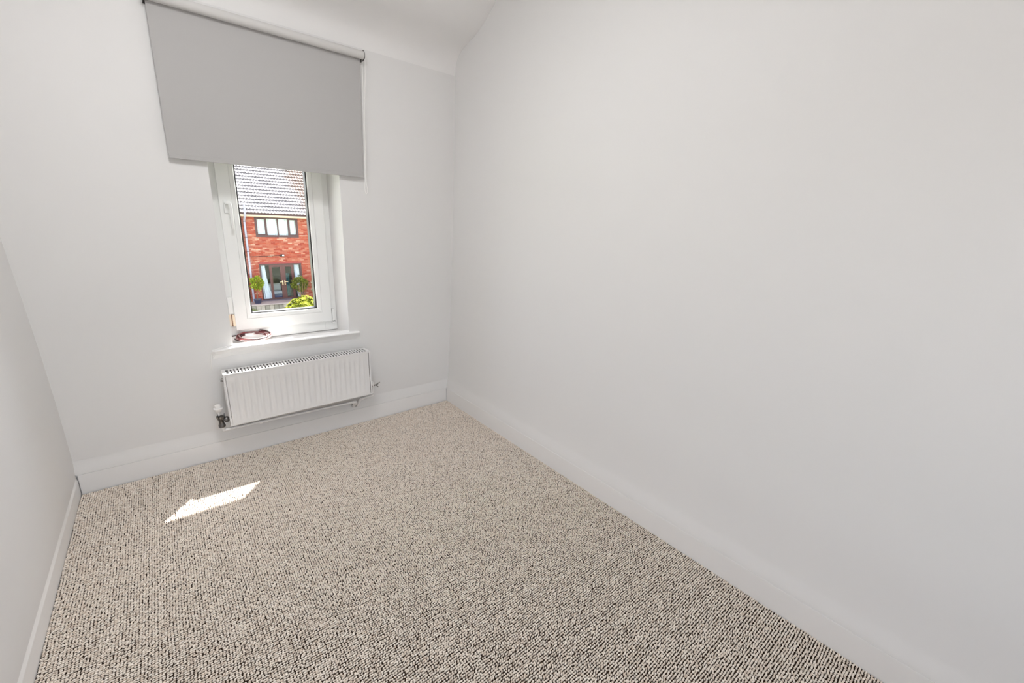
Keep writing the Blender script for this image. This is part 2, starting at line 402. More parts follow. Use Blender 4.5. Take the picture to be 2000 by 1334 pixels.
# ------------------------------------------------------------------ roller blind
bl = thing('roller_blind', 'grey roller blind half lowered over the window, pull cord at its right end', 'blind', (.63, W - .05, 2.487))
ty, tz, tr_ = W - .045, 2.490, .0235
m = MB(); m.tube([(.108, ty, tz), (1.148, ty, tz)], tr_, 28)
m.build('roller_tube', TUBEF, bl, smooth=True)
m = MB()
nx, nz = 24, 10
v = []
for j in range(nz + 1):
    t = j / nz; z = tz - (tz - 1.772) * t
    xl = .1085 + (.1035 - .1085) * t; xr = 1.1385 + (1.1235 - 1.1385) * t
    for i in range(nx + 1):
        u = i / nx
        v.append((xl + (xr - xl) * u, W - .0265 - .006 * math.sin(math.pi * t) * .35, z))
a = len(v)
v += [(x, y + .0012, z) for x, y, z in v]
fs = [(j * (nx + 1) + i, j * (nx + 1) + i + 1, (j + 1) * (nx + 1) + i + 1, (j + 1) * (nx + 1) + i) for j in range(nz) for i in range(nx)]
fs += [tuple(a + q for q in f) for f in fs]
m.add(v, fs)
m.build('fabric', FABRIC, bl, smooth=True)
m = MB(); m.box(.1037, 1.1233, W - .0305, W - .0225, 1.769, 1.790)
m.build('bottom_bar', FABRIC, bl, bevel=.002)
for xx, nm in ((.100, 'bracket'), (1.155, 'bracket')):
    m = MB(); s = -1 if xx < .5 else 1
    m.prism([(W - .004, tz - .030), (W - .004, tz + .034), (ty - .012, tz + .027), (ty - .026, tz + .006), (ty - .022, tz - .020), (ty + .0, tz - .031)], 'x', xx - .0012, xx + .0012)
    m.box(xx - .001, xx + .022 * (-s) if s < 0 else xx + .001, W - .004, W - .001, tz - .03, tz + .034)
    m.build(nm, DARKM, bl)
m = MB(); m.lathe((1.149, ty, tz), (1, 0, 0), [(.0, 0), (.022, 0), (.0235, .002), (.0235, .010), (.021, .013), (0, .013)], 24)
m.build('chain_wheel', mat('grey_plastic', (.62, .61, .59), .5), bl, smooth=True)
m = MB(); m.lathe((.0985, ty, tz), (1, 0, 0), [(0, 0), (.017, 0), (.019, .002), (.019, .008), (0, .008)], 24)
m.build('end_plug', DARKM, bl, smooth=True)
# pull cord: two strands that meet and open into a teardrop loop
m = MB(); cy = W - .050
A = []
for t in np.linspace(0, 1, 24):
    z = tz - .02 + (1.80 - tz) * t
    x = 1.153 + (1.1275 - 1.153) * t + .0015 * math.sin(t * 9)
    A.append((x - .0032 * (1 - t) - .0010, cy + .010 * (1 - t), z))
lp = []
for t in np.linspace(0, 1, 20)[1:-1]:
    a_ = math.pi * 2 * t
    wd = .0155 * (math.sin(a_ / 2) ** 1.3)
    lp.append((1.1295 + .002 * t - wd * math.cos(a_ / 2 - math.pi / 2 + math.pi / 2) * 1.15, cy, 1.785 - .118 * math.sin(a_ / 2) ** .9))
B = []
for t in np.linspace(0, 1, 24):
    z = tz - .02 + (1.80 - tz) * t
    x = 1.153 + (1.1290 - 1.153) * t + .0018 * math.sin(t * 7 + 1)
    B.append((x + .0040 * (1 - t) + .0010, cy - .012 * (1 - t), z))
m.tube(A + lp + B[::-1], .0017, 6)
m.build('pull_cord', CORDW, bl, smooth=True)

# ------------------------------------------------------------------ radiator (built level, then set slightly out of level as photographed)
rad = thing('radiator', 'white ribbed double panel radiator under the window', 'radiator', (.626, W - .085, .420))
rad.rotation_euler = (0, -math.radians(.55), 0)
RL, RH, RF, RBk = .4405, .166, -.050, .050       # half length, half height, front / back (local)
def rbuild(m, name, mt, parent=rad, **k):
    o = m.build(name, mt, None, **k); o.parent = parent
    return o
def ribbed(front):
    m = MB(); s = -1 if front else 1
    n = 25; pit = (2 * RL - .036) / n
    xs, prf = [-RL + .0125], [0]
    for i in range(n):
        xa = -RL + .018 + i * pit
        for u, d in ((.06, 0), (.20, 1), (.60, 1), (.74, 0), (.97, 0)):
            xs.append(xa + u * pit); prf.append(d)
    xs.append(RL - .0125); prf.append(0)
    zs = [-RH + .008, -RH + .036, -RH + .050, RH - .064, RH - .050, RH - .008]; am = [0, 0, 1, 1, 0, 0]
    yb = RF + .001 if front else RBk - .001
    v = [(x, yb - s * .0055 * p * a_, z) for z, a_ in zip(zs, am) for x, p in zip(xs, prf)]
    k = len(xs)
    m.add(v, [(j * k + i, j * k + i + 1, (j + 1) * k + i + 1, (j + 1) * k + i) for j in range(len(zs) - 1) for i in range(k - 1)])
    return m
rbuild(ribbed(True), 'front_panel', RADW, smooth=True)
rbuild(ribbed(False), 'back_panel', RADW, smooth=True)
for s in (-1, 1):
    m = MB()
    a_, b_ = sorted((s * RL, s * (RL - .010)))
    m.prism([(s * RL, RBk + .001), (s * RL, RF - .0025), (s * (RL - .010), RF - .0025), (s * (RL - .010), RF - .0008), (s * (RL - .0015), RF - .0008), (s * (RL - .0015), RBk + .001)], 'z', -RH + .002, RH - .0005)
    rbuild(m, 'side_panel', RADW)
m = MB()
m.box(-RL + .0005, RL - .0005, RF - .0022, RF + .0075, RH - .0085, RH + .0015); m.box(-RL + .0005, RL - .0005, RBk - .0075, RBk + .0015, RH - .0015, RH + .0015)
m.box(-RL + .0005, -RL + .020, RF + .0075, RBk - .0075, RH - .001, RH + .0015); m.box(RL - .020, RL - .0005, RF + .0075, RBk - .0075, RH - .001, RH + .0015)
m.box(-RL + .02, RL - .02, -.003, .003, RH - .001, RH + .0015)
ns = 47; sp = (2 * RL - .04) / ns
for i in range(1, ns):
    x = -RL + .02 + i * sp; m.box(x - .0046, x + .0046, RF + .0075, RBk - .0075, RH - .001, RH + .0014)
rbuild(m, 'top_grille', RADW)
m = MB()
m.box(-RL + .02, RL - .02, RF + .010, RF + .022, -RH + .02, RH - .012); m.box(-RL + .02, RL - .02, RBk - .022, RBk - .004, -RH + .02, RH - .003)  # dark slabs below the slots, painted shade
for i in range(60):
    x = -RL + .03 + i * (2 * RL - .06) / 59; m.box(x - .0008, x + .0008, -.012, .012, -RH + .03, RH - .012)
rbuild(m, 'shaded_fins', RAD_SHADE)
m = MB(); m.box(-RL + .003, RL - .003, RF, RF + .012, -RH, -RH + .012); m.box(-RL + .003, RL - .003, RBk - .012, RBk, -RH, -RH + .012)
rbuild(m, 'bottom_rail', RADW, bevel=.003)
# bleed / lug on the left end
m = MB(); m.lathe((-RL, .0, RH - .045), (-1, 0, 0), [(.011, 0), (.011, .006), (.007, .007), (.007, .013), (0, .013)], 12)
rbuild(m, 'bleed_valve', DCHROME, smooth=True)
# left valve: chrome angle body with a clear lockshield above it
lx, lz, ly = -RL - .041, -RH + .036, -.006
m = MB()
m.lathe((lx, ly, lz - .044), (0, 0, 1), [(.0, 0), (.0165, 0), (.0185, .003), (.0185, .016), (.0155, .020), (.0135, .025), (.0135, .043), (.016, .047), (.020, .060), (.0215, .072), (.018, .069), (.008, .064), (0, .064)], 18)
m.lathe((lx, ly, lz + .0), (1, 0, 0), [(.0, .006), (.010, .010), (.010, .016), (.0165, .018), (.018, .023), (.018, .034), (.0155, .038), (.0115, .040), (.0115, .059), (0, .059)], 18)
for k in range(4):
    a_ = k * 1.571 + .5
    m.tube([(lx + .015 * math.cos(a_), ly + .015 * math.sin(a_), lz + .012), (lx + .025 * math.cos(a_), ly + .025 * math.sin(a_), lz + .036)], [.006, .0035], 6)
va = rbuild(m, 'valve', CHROME, smooth=True)
m = MB(); m.lathe((lx - .006, ly, lz + .034), (0, 0, 1), [(0, 0), (.006, 0), (.006, .020), (.012, .022), (.024, .040), (.025, .048), (.016, .052), (.0155, .068), (.010, .071), (0, .071)], 18)
m.build('lockshield_cap', PIPEW, None, smooth=True).parent = va
m = MB(); m.tube([(lx, ly, lz - .044), (lx + .006, ly - .0, lz - .068)], .0085, 12)
rbuild(m, 'valve_tail', PIPEW, smooth=True)
# right valve: dark butterfly tap
rx, rz = RL + .020, -RH + .048
m = MB()
m.lathe((RL, ly, rz), (1, 0, 0), [(.0, 0), (.009, 0), (.009, .006), (.012, .008), (.012, .017), (.009, .020), (.009, .030), (0, .031)], 14)
m.tube([(rx + .012, ly, rz), (rx + .042, ly - .004, rz + .006)], [.006, .004], 8)
m.tube([(rx + .026, ly - .002, rz + .002), (rx + .040, ly - .016, rz - .014)], [.004, .003], 8)
m.tube([(rx + .030, ly - .002, rz + .004), (rx + .060, ly + .004, rz + .014)], [.0042, .003], 8)
rbuild(m, 'tap', DCHROME, smooth=True)
m = MB(); m.lathe((rx, ly, rz - .03), (0, 0, 1), [(0, 0), (.008, 0), (.0085, .02), (.0115, .024), (.0115, .038), (.010, .042), (.010, .060), (0, .061)], 14)
m.tube([(rx, ly, rz - .03), (rx, ly, rz - .058)], .0072, 10)
rbuild(m, 'valve_body', PIPEW, smooth=True)
# wall brackets hold it to the wall
for bx in (-.30, .30):
    m = MB(); m.box(bx - .012, bx + .012, RBk - .002, .0850, -RH + .03, RH - .03)
    rbuild(m, 'wall_bracket', RADW)

# heating pipe run
hp = thing('heating_pipe', 'white plastic heating pipe running along the skirting below the radiator', 'pipe', (.57, W - .03, .19))
py_ = W - .080
m = MB()
m.tube([(.168, py_, .214), (.36, py_, .214), (.95, py_, .206)], .0085, 12)
m.build('pipe', PIPEW, hp, smooth=True)
def elbow(name, pts, r):
    m = MB(); m.tube(pts, r, 12); return m.build(name, PIPEW, hp, smooth=True)
elbow('elbow', [(.149, W - .086, .236), (.150, W - .085, .224), (.153, W - .083, .217), (.160, W - .081, .214), (.182, py_, .214)], .0118)
elbow('coupling', [(.343, py_, .214), (.362, py_, .214)], .0125)
elbow('coupling', [(.368, py_, .214), (.392, py_, .2135)], .0125)
elbow('elbow', [(.93, py_, .206), (.952, py_, .206), (.960, py_ + .004, .202), (.964, py_ + .010, .190), (.966, W - .020, .150)], .0125)
elbow('elbow', [(1.087, W - .088, .240), (1.087, W - .086, .232), (1.083, W - .083, .226), (1.072, W - .080, .223), (1.0, py_, .219)], .0085)
elbow('elbow', [(1.016, py_, .219), (1.000, py_, .217), (.994, py_ + .003, .210), (.992, py_ + .010, .196), (.992, W - .022, .150)], .0120)
m = MB(); m.box(.958, .985, W - .022, W - .008, .140, .166)  # solid black block painted as the dark of the gap
m.build('pipe_gap_shade', GASK, hp)

# ------------------------------------------------------------------ coiled cable on the sill
cc = thing('cable_coil', 'coil of pink and white cable lying on the window sill', 'cable', (.392, 3.10, .72))
cr = random.Random(11)
def sill_z(y): return .7185 + (max(y, W) - W) / .2 * .0125
def coil(name, mt, turns, r0, r, ph, z0, tails):
    pts = []
    N = int(turns * 26)
    o1, o2, o3 = cr.random() * 6, cr.random() * 6, cr.random() * 6
    for i in range(N + 1):
        a_ = ph + 2 * math.pi * i / 26; t = i / N
        rr = r0 * (1 + .085 * math.sin(a_ * .43 + o1) + .05 * math.sin(a_ * 1.3 + o2))
        x = .394 + rr * math.cos(a_) + .008 * math.sin(a_ * .31 + o3); y = 3.105 + 1.02 * rr * math.sin(a_) + .006 * math.sin(a_ * .47)
        pts.append((x, y, sill_z(y) + r + z0 + .016 * t + .003 * math.sin(a_ * .77 + o2)))
    if tails: pts += tails
    m = MB(); m.tube(pts, r, 7); return m.build(name, mt, cc, smooth=True)
coil('cable', PINK, 3.4, .088, .0036, .3, 0, None)
coil('cable', PALEC, 2.6, .090, .0034, 2.0, .002, None)
coil('cable', CABLE_SHADE, 1.8, .086, .0032, 3.1, .004, None)
m = MB(); m.tube([(.325, 3.15, .742), (.305, 3.175, .737), (.285, 3.185, .733), (.262, 3.18, .732), (.258, 3.18, .732)], .0036, 7)
m.build('cable_end', CABLE_SHADE, cc, smooth=True)
m = MB(); m.box(.352, .390, 3.125, 3.147, .738, .752)
m.box(.390, .396, 3.129, 3.143, .740, .750)
m.build('connector', PIPEW, cc, bevel=.003)
m = MB(); m.tube([(.352, 3.136, .745), (.336, 3.130, .742), (.325, 3.11, .740), (.318, 3.08, .738)], .003, 7)
m.build('connector_lead', CABLE_SHADE, cc, smooth=True)

# painted-over white wire dropping from the sill end
m = MB(); m.tube([(.235, W - .010, .722), (.20, W - .013, .717), (.175, W - .013, .712), (.160, W - .008, .702), (.150, W - .004, .675), (.145, W - .003, .63), (.142, W - .0025, .585)], .0022, 6)
tag(m.build('thin_wire', CORDW, smooth=True), 'thin white painted wire dropping down the wall from the left sill end', 'wire')

# ------------------------------------------------------------------ fill light added above the frame, with a fitting made up for it
LX, LY = .25, 1.45
cl = thing('fill_light', 'unseen round white fitting added on the ceiling as fill light', 'lamp', (LX, LY, 3.06))
m = MB(); m.lathe((LX, LY, 3.063), (0, 0, -1), [(0, 0), (.27, 0), (.27, .022), (.262, .026), (0, .026)], 40)
m.build('fill_light_base', PVC, cl, smooth=True)
al = bpy.data.lights.new('fill_light_glow', 'AREA'); al.shape = 'DISK'; al.size = .52; al.energy = FILL_W; al.color = (.99, .99, 1.0)
ao = bpy.data.objects.new('fill_light_glow', al); C.objects.link(ao); ao.location = (LX, LY, 3.03)

# ------------------------------------------------------------------ outside: ground
GZ = -3.92
GROUND_BOUNCE = mat('ground_bounce', (.27, .285, .20), .95, var=.35, vscale=3)  # unseen ground, made paler to bounce more daylight indoors
m = MB(); m.box(-60, 60, -1.6, 90, GZ - .1, GZ)
struct(m.build('ground', GROUND_BOUNCE), 'garden ground outside')
DECKZ = -3.38
m = MB(); m.box(-60, 60, -60, -1.6, GZ - .1, GZ)
struct(m.build('rear_bounce_ground', mat('bounce_paving', (.40, .385, .375), .9, var=.1, vscale=1)), 'unseen pale paving added behind the house to bounce sunlight indoors')  # added reflector: sunlit paving throws light up through the rear opening
m = MB(); m.box(-2, 14, 27.03, 28.4, GZ, DECKZ)
struct(m.build('patio', mat('patio_paving', (.26, .20, .185), .85, var=.15, vscale=6)), 'pinkish patio in front of the brick house')
# low retaining wall of upright boards
rw = thing('retaining_wall', 'low weathered grey board edging below the patio', 'wall', (4.2, 27.0, GZ))
gb = [mat('weathered_board', (.34, .30, .255), .9, var=.35, vscale=9), mat('weathered_board_dark', (.22, .20, .165), .9, var=.35, vscale=9), mat('weathered_board_pale', (.40, .36, .31), .9, var=.3, vscale=9)]
x = 2.2; i = 0
while x < 8.4:
    wd = .20 + .05 * rnd.random(); m = MB(); dy = rnd.random() * .02
    m.box(x + .006, x + wd - .006, 26.955 + dy, 27.028, GZ, DECKZ - .035 - rnd.random() * .03)
    m.build('board', gb[rnd.choice((0, 0, 1, 2))], rw, bevel=.012, bseg=1); x += wd
m = MB(); m.box(2.2, 8.4, 26.93, 27.10, DECKZ - .03, DECKZ + .012)
m.build('coping', mat('pale_coping', (.33, .28, .25), .85, var=.12, vscale=5), rw)

# ------------------------------------------------------------------ outside: brick house
HY = 28.21
house = thing('brick_house', 'red brick house with pale tiled roof seen through the window', 'house', (5.4, HY, DECKZ))
UW = (4.325, 6.56, .29, 1.41)       # upper window
DR = (4.295, 6.555, -3.36, -1.215)    # patio doors
BX0, BX1 = 1.2, 9.6
MORT = mat('mortar', (.27, .15, .11), .9)
m = MB()
for a, b, c, d in ((BX0, UW[0], UW[2], 1.62), (UW[1], BX1, UW[2], 1.62), (UW[0], UW[1], UW[3], 1.62), (BX0, BX1, DR[3], UW[2]), (BX0, DR[0], GZ, DR[3]), (DR[1], BX1, GZ, DR[3])):
    m.box(a, b, HY, HY + .25, c, d)
m.build('wall', MORT, house)
BR = island_mat('red_brick', [(.20, .024, .011), (.26, .036, .016), (.28, .052, .025), (.35, .14, .09), (.23, .028, .013), (.30, .085, .045), (.26, .040, .018), (.40, .23, .165)], .9)
m = MB(); row = 0; z = DECKZ + .004
def overlaps(a, b, c, d, rc): return a < rc[1] - .001 and b > rc[0] + .001 and c < rc[3] - .001 and d > rc[2] + .001
while z < 1.42:
    x = BX0 - (.1125 if row % 2 else 0)
    while x < BX1:
        a, b, c, d = x + .005, x + .22, z, z + .065
        for rc in (UW, DR):
            if overlaps(a, b, c, d, rc):
                if a < rc[0] < b: b = rc[0]
                elif a < rc[1] < b: a = rc[1]
                else: a = b
        if b - a > .03:
            p = .006 + rnd.random() * .007; m.box(a, b, HY - p, HY + .001, c, min(d, 1.42))
        x += .225
    z += .075; row += 1
stuff(m.build('brickwork', BR, house))
BROWN = mat('brown_joinery', (.045, .015, .015), .45)
LINT = mat('red_lintel', (.22, .035, .032), .8)
m = MB(); m.box(DR[0] - .02, DR[1] + .02, HY - .02, HY + .02, DR[3], DR[3] + .10)
m.build('lintel', LINT, house)
m = MB()
ring(m, UW[0], UW[1], UW[2], UW[3], .085, HY - .01, HY + .07, wb=.12)
for xx in (4.89, 5.485, 6.045): m.box(xx - .035, xx + .035, HY - .005, HY + .065, UW[2] + .1, UW[3] - .06)
fr = m.build('window_frame', BROWN, house)
xs = [UW[0] + .085, 4.855, 4.925, 5.45, 5.52, 6.01, 6.08, UW[1] - .085]
PANE = glass_mat('house_glass', (.92, .95, .96))
for i in range(0, 8, 2):
    m = MB()
    if i in (0, 6):
        m.box(xs[i], xs[i + 1], HY + .01, HY + .05, UW[2] + .12, UW[2] + .17); m.box(xs[i], xs[i + 1], HY + .01, HY + .05, UW[3] - .13, UW[3] - .08)
        m.box(xs[i], xs[i] + .04, HY + .01, HY + .05, UW[2] + .17, UW[3] - .13); m.box(xs[i + 1] - .04, xs[i + 1], HY + .01, HY + .05, UW[2] + .17, UW[3] - .13)
        m.build('casement', BROWN, fr); m = MB()
    m.box(xs[i], xs[i + 1], HY + .03, HY + .036, UW[2] + .1, UW[3] - .06); m.build('pane', PANE, fr)
# patio doors
m = MB()
ring(m, DR[0], DR[1], DR[2], DR[3], .085, HY - .005, HY + .08)
df = m.build('door_frame', BROWN, house)
DBR = mat('red_brown_door', (.07, .018, .018), .4)
for (a, b) in ((4.80, 5.50), (5.50, 6.10)):
    m = MB(); sw = .135
    m.box(a, a + sw, HY + .0, HY + .06, DR[2] + .05, DR[3] - .06); m.box(b - sw, b, HY + .0, HY + .06, DR[2] + .05, DR[3] - .06)
    m.box(a + sw, b - sw, HY, HY + .06, DR[3] - .20, DR[3] - .06); m.box(a + sw, b - sw, HY, HY + .06, DR[2] + .05, DR[2] + .13)
    d_ = m.build('door', DBR, house)
    m = MB(); m.box(a + sw, b - sw, HY + .025, HY + .031, DR[2] + .13, DR[3] - .2); m.build('pane', PANE, d_)
    hx_ = b - .06 if a < 5 else a + .06; s = -1 if a < 5 else 1
    m = MB(); m.box(hx_ - .022, hx_ + .022, HY - .02, HY, -2.48, -2.22)
    m.tube([(hx_, HY - .02, -2.30), (hx_, HY - .06, -2.30), (hx_ + s * .03, HY - .065, -2.30), (hx_ + s * .16, HY - .06, -2.305)], .018, 8)
    m.build('handle', mat('brass', (.85, .70, .42), .35, .6), d_)
for (a, b) in ((4.38, 4.80), (6.10, 6.47)):
    m = MB(); m.box(a, b, HY + .03, HY + .036, DR[2] + .08, DR[3] - .08); m.build('pane', PANE, df)
m = MB(); m.box(DR[0] - .1, DR[1] + .1, HY - .14, HY + .02, DR[2] - .02, DR[2] + .035)
m.build('door_step', mat('dark_step', (.09, .07, .09), .7), house)
# the room behind the doors and the one above it
m = MB()
m.box(BX0, BX1, HY + 3.6, HY + 3.7, -3.36, 1.6); m.box(2.6, 2.7, HY + .25, HY + 3.6, -3.36, 1.6); m.box(8.0, 8.1, HY + .25, HY + 3.6, -3.36, 1.6)
m.box(2.6, 8.1, HY + .25, HY + 3.7, -3.46, -3.34); m.box(2.6, 8.1, HY + .25, HY + 3.7, -.9, -.7); m.box(2.6, 8.1, HY + .25, HY + 3.7, 1.55, 1.62)
m.build('room_shell', mat('indoor_wall', (.20, .21, .20), .9), house)
# roof
P = math.radians(40); cP, sP = math.cos(P), math.sin(P)
EY, EZ = HY - .28, 1.60
def slope(x, s, n): return (x, EY + s * cP - n * sP, EZ + s * sP + n * cP)
m = MB(); m.add([slope(BX0, 0, -.05), slope(BX1, 0, -.05), slope(BX1, 6, -.05), slope(BX0, 6, -.05), slope(BX0, 0, -.16), slope(BX1, 0, -.16), slope(BX1, 6, -.16), slope(BX0, 6, -.16)], [(0, 1, 2, 3), (4, 5, 6, 7), (0, 1, 5, 4)])
m.build('roof', mat('roof_felt', (.10, .08, .09), .9), house)
m = MB(); per, gauge = .166, .292
prf_ = [(0, .030), (.12, .020), (.30, .004), (.55, .0), (.80, .008), (.93, .024), (1.0, .030)]
for r_ in range(20):
    s0 = r_ * gauge; off = (r_ % 2) * .0
    nper = int((BX1 - BX0) / per)
    for i in range(nper):
        xa = BX0 + off + i * per; jz = rnd.random() * .005
        low = [slope(xa + u * per * .955, s0 - .02, h + .046 + jz) for u, h in prf_]
        top = [slope(xa + u * per * .955, s0 + gauge, h + .004 + jz) for u, h in prf_]
        und = [slope(xa + u * per * .955, s0 - .02, h + .024 + jz) for u, h in prf_]
        k = len(prf_)
        m.add(low + top + und, [(j, j + 1, k + j + 1, k + j) for j in range(k - 1)] + [(j, 2 * k + j, 2 * k + j + 1, j + 1) for j in range(k - 1)])
TILE = island_mat('roof_tile', [(.120, .112, .121), (.134, .125, .134), (.146, .137, .144), (.126, .117, .124)], .75)
n_ = TILE.node_tree.nodes; l_ = TILE.node_tree.links
tc = n_.new('ShaderNodeTexCoord'); sx = n_.new('ShaderNodeSeparateXYZ'); l_.new(tc.outputs['Object'], sx.inputs[0])
ad = n_.new('ShaderNodeMath'); ad.operation = 'ADD'; nz_ = n_.new('ShaderNodeTexNoise'); nz_.inputs['Scale'].default_value = 3.0; nz_.inputs['Detail'].default_value = 5
l_.new(tc.outputs['Object'], nz_.inputs['Vector'])
mz = n_.new('ShaderNodeMath'); mz.operation = 'MULTIPLY_ADD'; mz.inputs[1].default_value = .16; l_.new(sx.outputs['Z'], mz.inputs[0]); l_.new(sx.outputs['X'], mz.inputs[2])
l_.new(mz.outputs[0], ad.inputs[0]); l_.new(nz_.outputs['Fac'], ad.inputs[1])
mr = n_.new('ShaderNodeMapRange'); mr.inputs[1].default_value = 7.6; mr.inputs[2].default_value = 8.1; l_.new(ad.outputs[0], mr.inputs[0])
mx = n_.new('ShaderNodeMix'); mx.data_type = 'RGBA'; l_.new(mr.outputs[0], mx.inputs[0])
ramp = [q for q in n_ if q.type == 'VALTORGB'][0]
l_.new(ramp.outputs[0], mx.inputs[6]); mx.inputs[7].default_value = (.10, .062, .048, 1); l_.new(mx.outputs[2], n_['Principled BSDF'].inputs['Base Color'])
stuff(m.build('roof_tiles', TILE, house))
# fascia and gutter
m = MB(); m.box(BX0, BX1, HY - .26, HY - .02, 1.42, 1.46); m.box(BX0, BX1, HY - .26, HY - .235, 1.44, 1.62)
m.build('fascia', mat('brown_fascia', (.06, .025, .022), .6), house)
m = MB()
prg = [(-.36, 1.585)] + [(-.30 + .06 * math.cos(math.pi + a_), 1.545 + .075 * math.sin(math.pi + a_)) for a_ in np.linspace(0, math.pi, 9)] + [(-.24, 1.585)]
m.prism([(HY + a_, b_ - .075) for a_, b_ in prg], 'x', BX0, BX1)
m.build('gutter', mat('cream_gutter', (.42, .33, .26), .5), house)
PALE = mat('pale_lilac_pipe', (.26, .26, .33), .45)
m = MB(); m.tube([(3.835, HY - .10, 1.20), (3.825, HY - .10, -2.2), (3.83, HY - .10, -3.36)], .052, 12); m.tube([(3.875, HY - .42, 2.02), (3.86, HY - .42, 1.48), (3.845, HY - .28, 1.33), (3.835, HY - .12, 1.22)], .055, 12)
dp = m.build('downpipe', PALE, house, smooth=True)
COLL = mat('dark_collar', (.06, .035, .045), .6)
for zz_ in (1.14, .29, -.50, -1.02, -2.9):
    m = MB(); m.lathe((3.83, HY - .10, zz_ - .02), (0, 0, 1), [(0, 0), (.062, 0), (.062, .025), (0, .025)], 12); m.build('pipe_collar', COLL, dp)
for xx in (3.66, 7.185):
    m = MB(); m.tube([(xx, HY - .06, 1.40), (xx, HY - .06, -3.34)], .035, 8); m.build('brown_upright', mat('upright_brown', (.06, .022, .022), .5), house, smooth=True)  # narrow brown tube at each side of the brickwork
m = MB(); m.tube([(3.9, HY - .02, -.80), (5.44, HY - .02, -.765)], .010, 6); m.build('wall_cable', GASK, house)
# security lamp on the wall
sl_ = thing('security_light', 'small black and white lamp fixed to the brick wall above the patio doors', 'lamp', (5.55, HY - .02, -.74))
m = MB(); m.lathe((5.47, HY - .01, -.755), (0, -1, 0), [(0, 0), (.05, 0), (.05, .05), (.03, .07), (0, .07)], 12)
m.build('sensor', GASK, sl_, smooth=True)
m = MB(); m.box(5.51, 5.66, HY - .10, HY - .0, -.80, -.68); m.build('lamp_body', GASK, sl_, bevel=.015)
m = MB(); m.box(5.545, 5.64, HY - .115, HY - .099, -.775, -.705); m.build('lamp_lens', mat('lamp_lens', (.85, .85, .82), .3), sl_)

# curtains
def curtain(name, label, x0, x1, z0, z1, y, folds, amp, m_, gather=None, group=None):
    m = MB(); nx, nz = folds * 6, 10; v = []
    for j in range(nz + 1):
        t = j / nz; z = z1 + (z0 - z1) * t
        a, b = x0, x1
        if gather:
            k = gather(t); a = x0 + k[0]; b = x1 + k[1]
        for i in range(nx + 1):
            u = i / nx; v.append((a + (b - a) * u, y + amp * math.sin(2 * math.pi * folds * u) * (1 + .3 * math.sin(3 * t + 5 * u)), z))
    k = len(v); v += [(p[0], p[1] + .006, p[2]) for p in v]
    fs = [(j * (nx + 1) + i, j * (nx + 1) + i + 1, (j + 1) * (nx + 1) + i + 1, (j + 1) * (nx + 1) + i) for j in range(nz) for i in range(nx)]
    fs += [tuple(q + k for q in f) for f in fs]
    m.add(v, fs)
    return tag(m.build(name, m_, smooth=True), label, 'curtain', group)
CW = mat('white_curtain', (.82, .84, .90), .85); CT = mat('teal_curtain', (.06, .22, .25), .85); CN = mat('net_curtain', (.86, .88, .86), .9)
curtain('curtain', 'white curtain hanging behind the left side light of the patio doors', 4.40, 4.62, -3.30, -1.30, HY + .20, 4, .03, CW, lambda t: (.02 * t, .30 * t * t if t < 1 else .2))
curtain('curtain', 'white curtain hanging behind the right side light of the patio doors', 6.17, 6.45, -3.30, -1.30, HY + .20, 4, .03, CW, lambda t: (.10 * t * t, 0))
curtain('curtain', 'dark teal curtain seen through the right hand patio door', 5.66, 6.00, -3.30, -1.9, HY + .9, 5, .04, CT)
curtain('net_curtain', 'white net curtain behind the upper house window', UW[0] + .05, UW[1] - .05, UW[2], UW[3], HY + .16, 22, .018, CN)
sf = thing('furniture_reflection', 'pale solid stand-in for a furniture reflection in the left hand patio door', 'furniture_reflection', (5.1, HY + .9, -3.34))  # solid shape built in place of a furniture reflection in the glass
m = MB(); m.box(4.55, 5.55, HY + .55, HY + 1.3, -3.25, -2.95); m.build('seat', mat('pale_fabric', (.62, .62, .64), .9), sf, bevel=.04)
m = MB(); m.box(4.55, 5.55, HY + 1.15, HY + 1.4, -2.95, -2.55); m.build('backrest', mat('pale_fabric_back', (.66, .65, .63), .9), sf, bevel=.05)
m = MB(); m.box(4.55, 5.55, HY + .5, HY + .56, -3.34, -3.08); m.build('base', mat('navy_base', (.08, .10, .20), .9), sf)

# ------------------------------------------------------------------ garden plants
def leaf(m, o, d, up, L, Wd, mi=0, bend=.25):
    d = d.normalized(); s = d.cross(up)
    if s.length < 1e-3: s = d.cross(Vector((1, 0, 0)))
    s.normalize(); n = s.cross(d)
    m.add([o, o + d * L * .45 + s * Wd * .5 + n * bend * L * .25, o + d * L - n * bend * L * .1, o + d * L * .45 - s * Wd * .5 + n * bend * L * .25, o + d * L * .5 + n * bend * L * .12], [(0, 1, 4), (1, 2, 4), (2, 3, 4), (3, 0, 4)], mi)
def rdir(r): 
    while True:
        v = Vector((r.uniform(-1, 1), r.uniform(-1, 1), r.uniform(-1, 1)))
        if .05 < v.length < 1: return v.normalized()
def ball_leaves(c, rad3, n, L, Wd, seed, core=.35):
    r = random.Random(seed); m = MB(); c = Vector(c)
    for _ in range(n):
        d = rdir(r); k = core + (1 - core) * r.random() ** .5
        p = c + Vector((d.x * rad3[0], d.y * rad3[1], d.z * rad3[2])) * k * (1 + .16 * math.sin(5 * d.x + seed) * math.cos(4 * d.z) + .10 * math.sin(9 * d.y + 7 * d.z + seed))
        leaf(m, p, (d + rdir(r) * .9), rdir(r), L * r.uniform(.7, 1.2), Wd * r.uniform(.7, 1.2))
    return m
def leafmat(name, cols):
    m = island_mat(name, cols, .8)
    b = m.node_tree.nodes['Principled BSDF']; b.inputs['Specular IOR Level'].default_value = .12
    return m
t1 = thing('topiary', 'round green topiary on a stem in a dark pot left of the patio doors', 'plant', (3.93, 27.6, DECKZ))
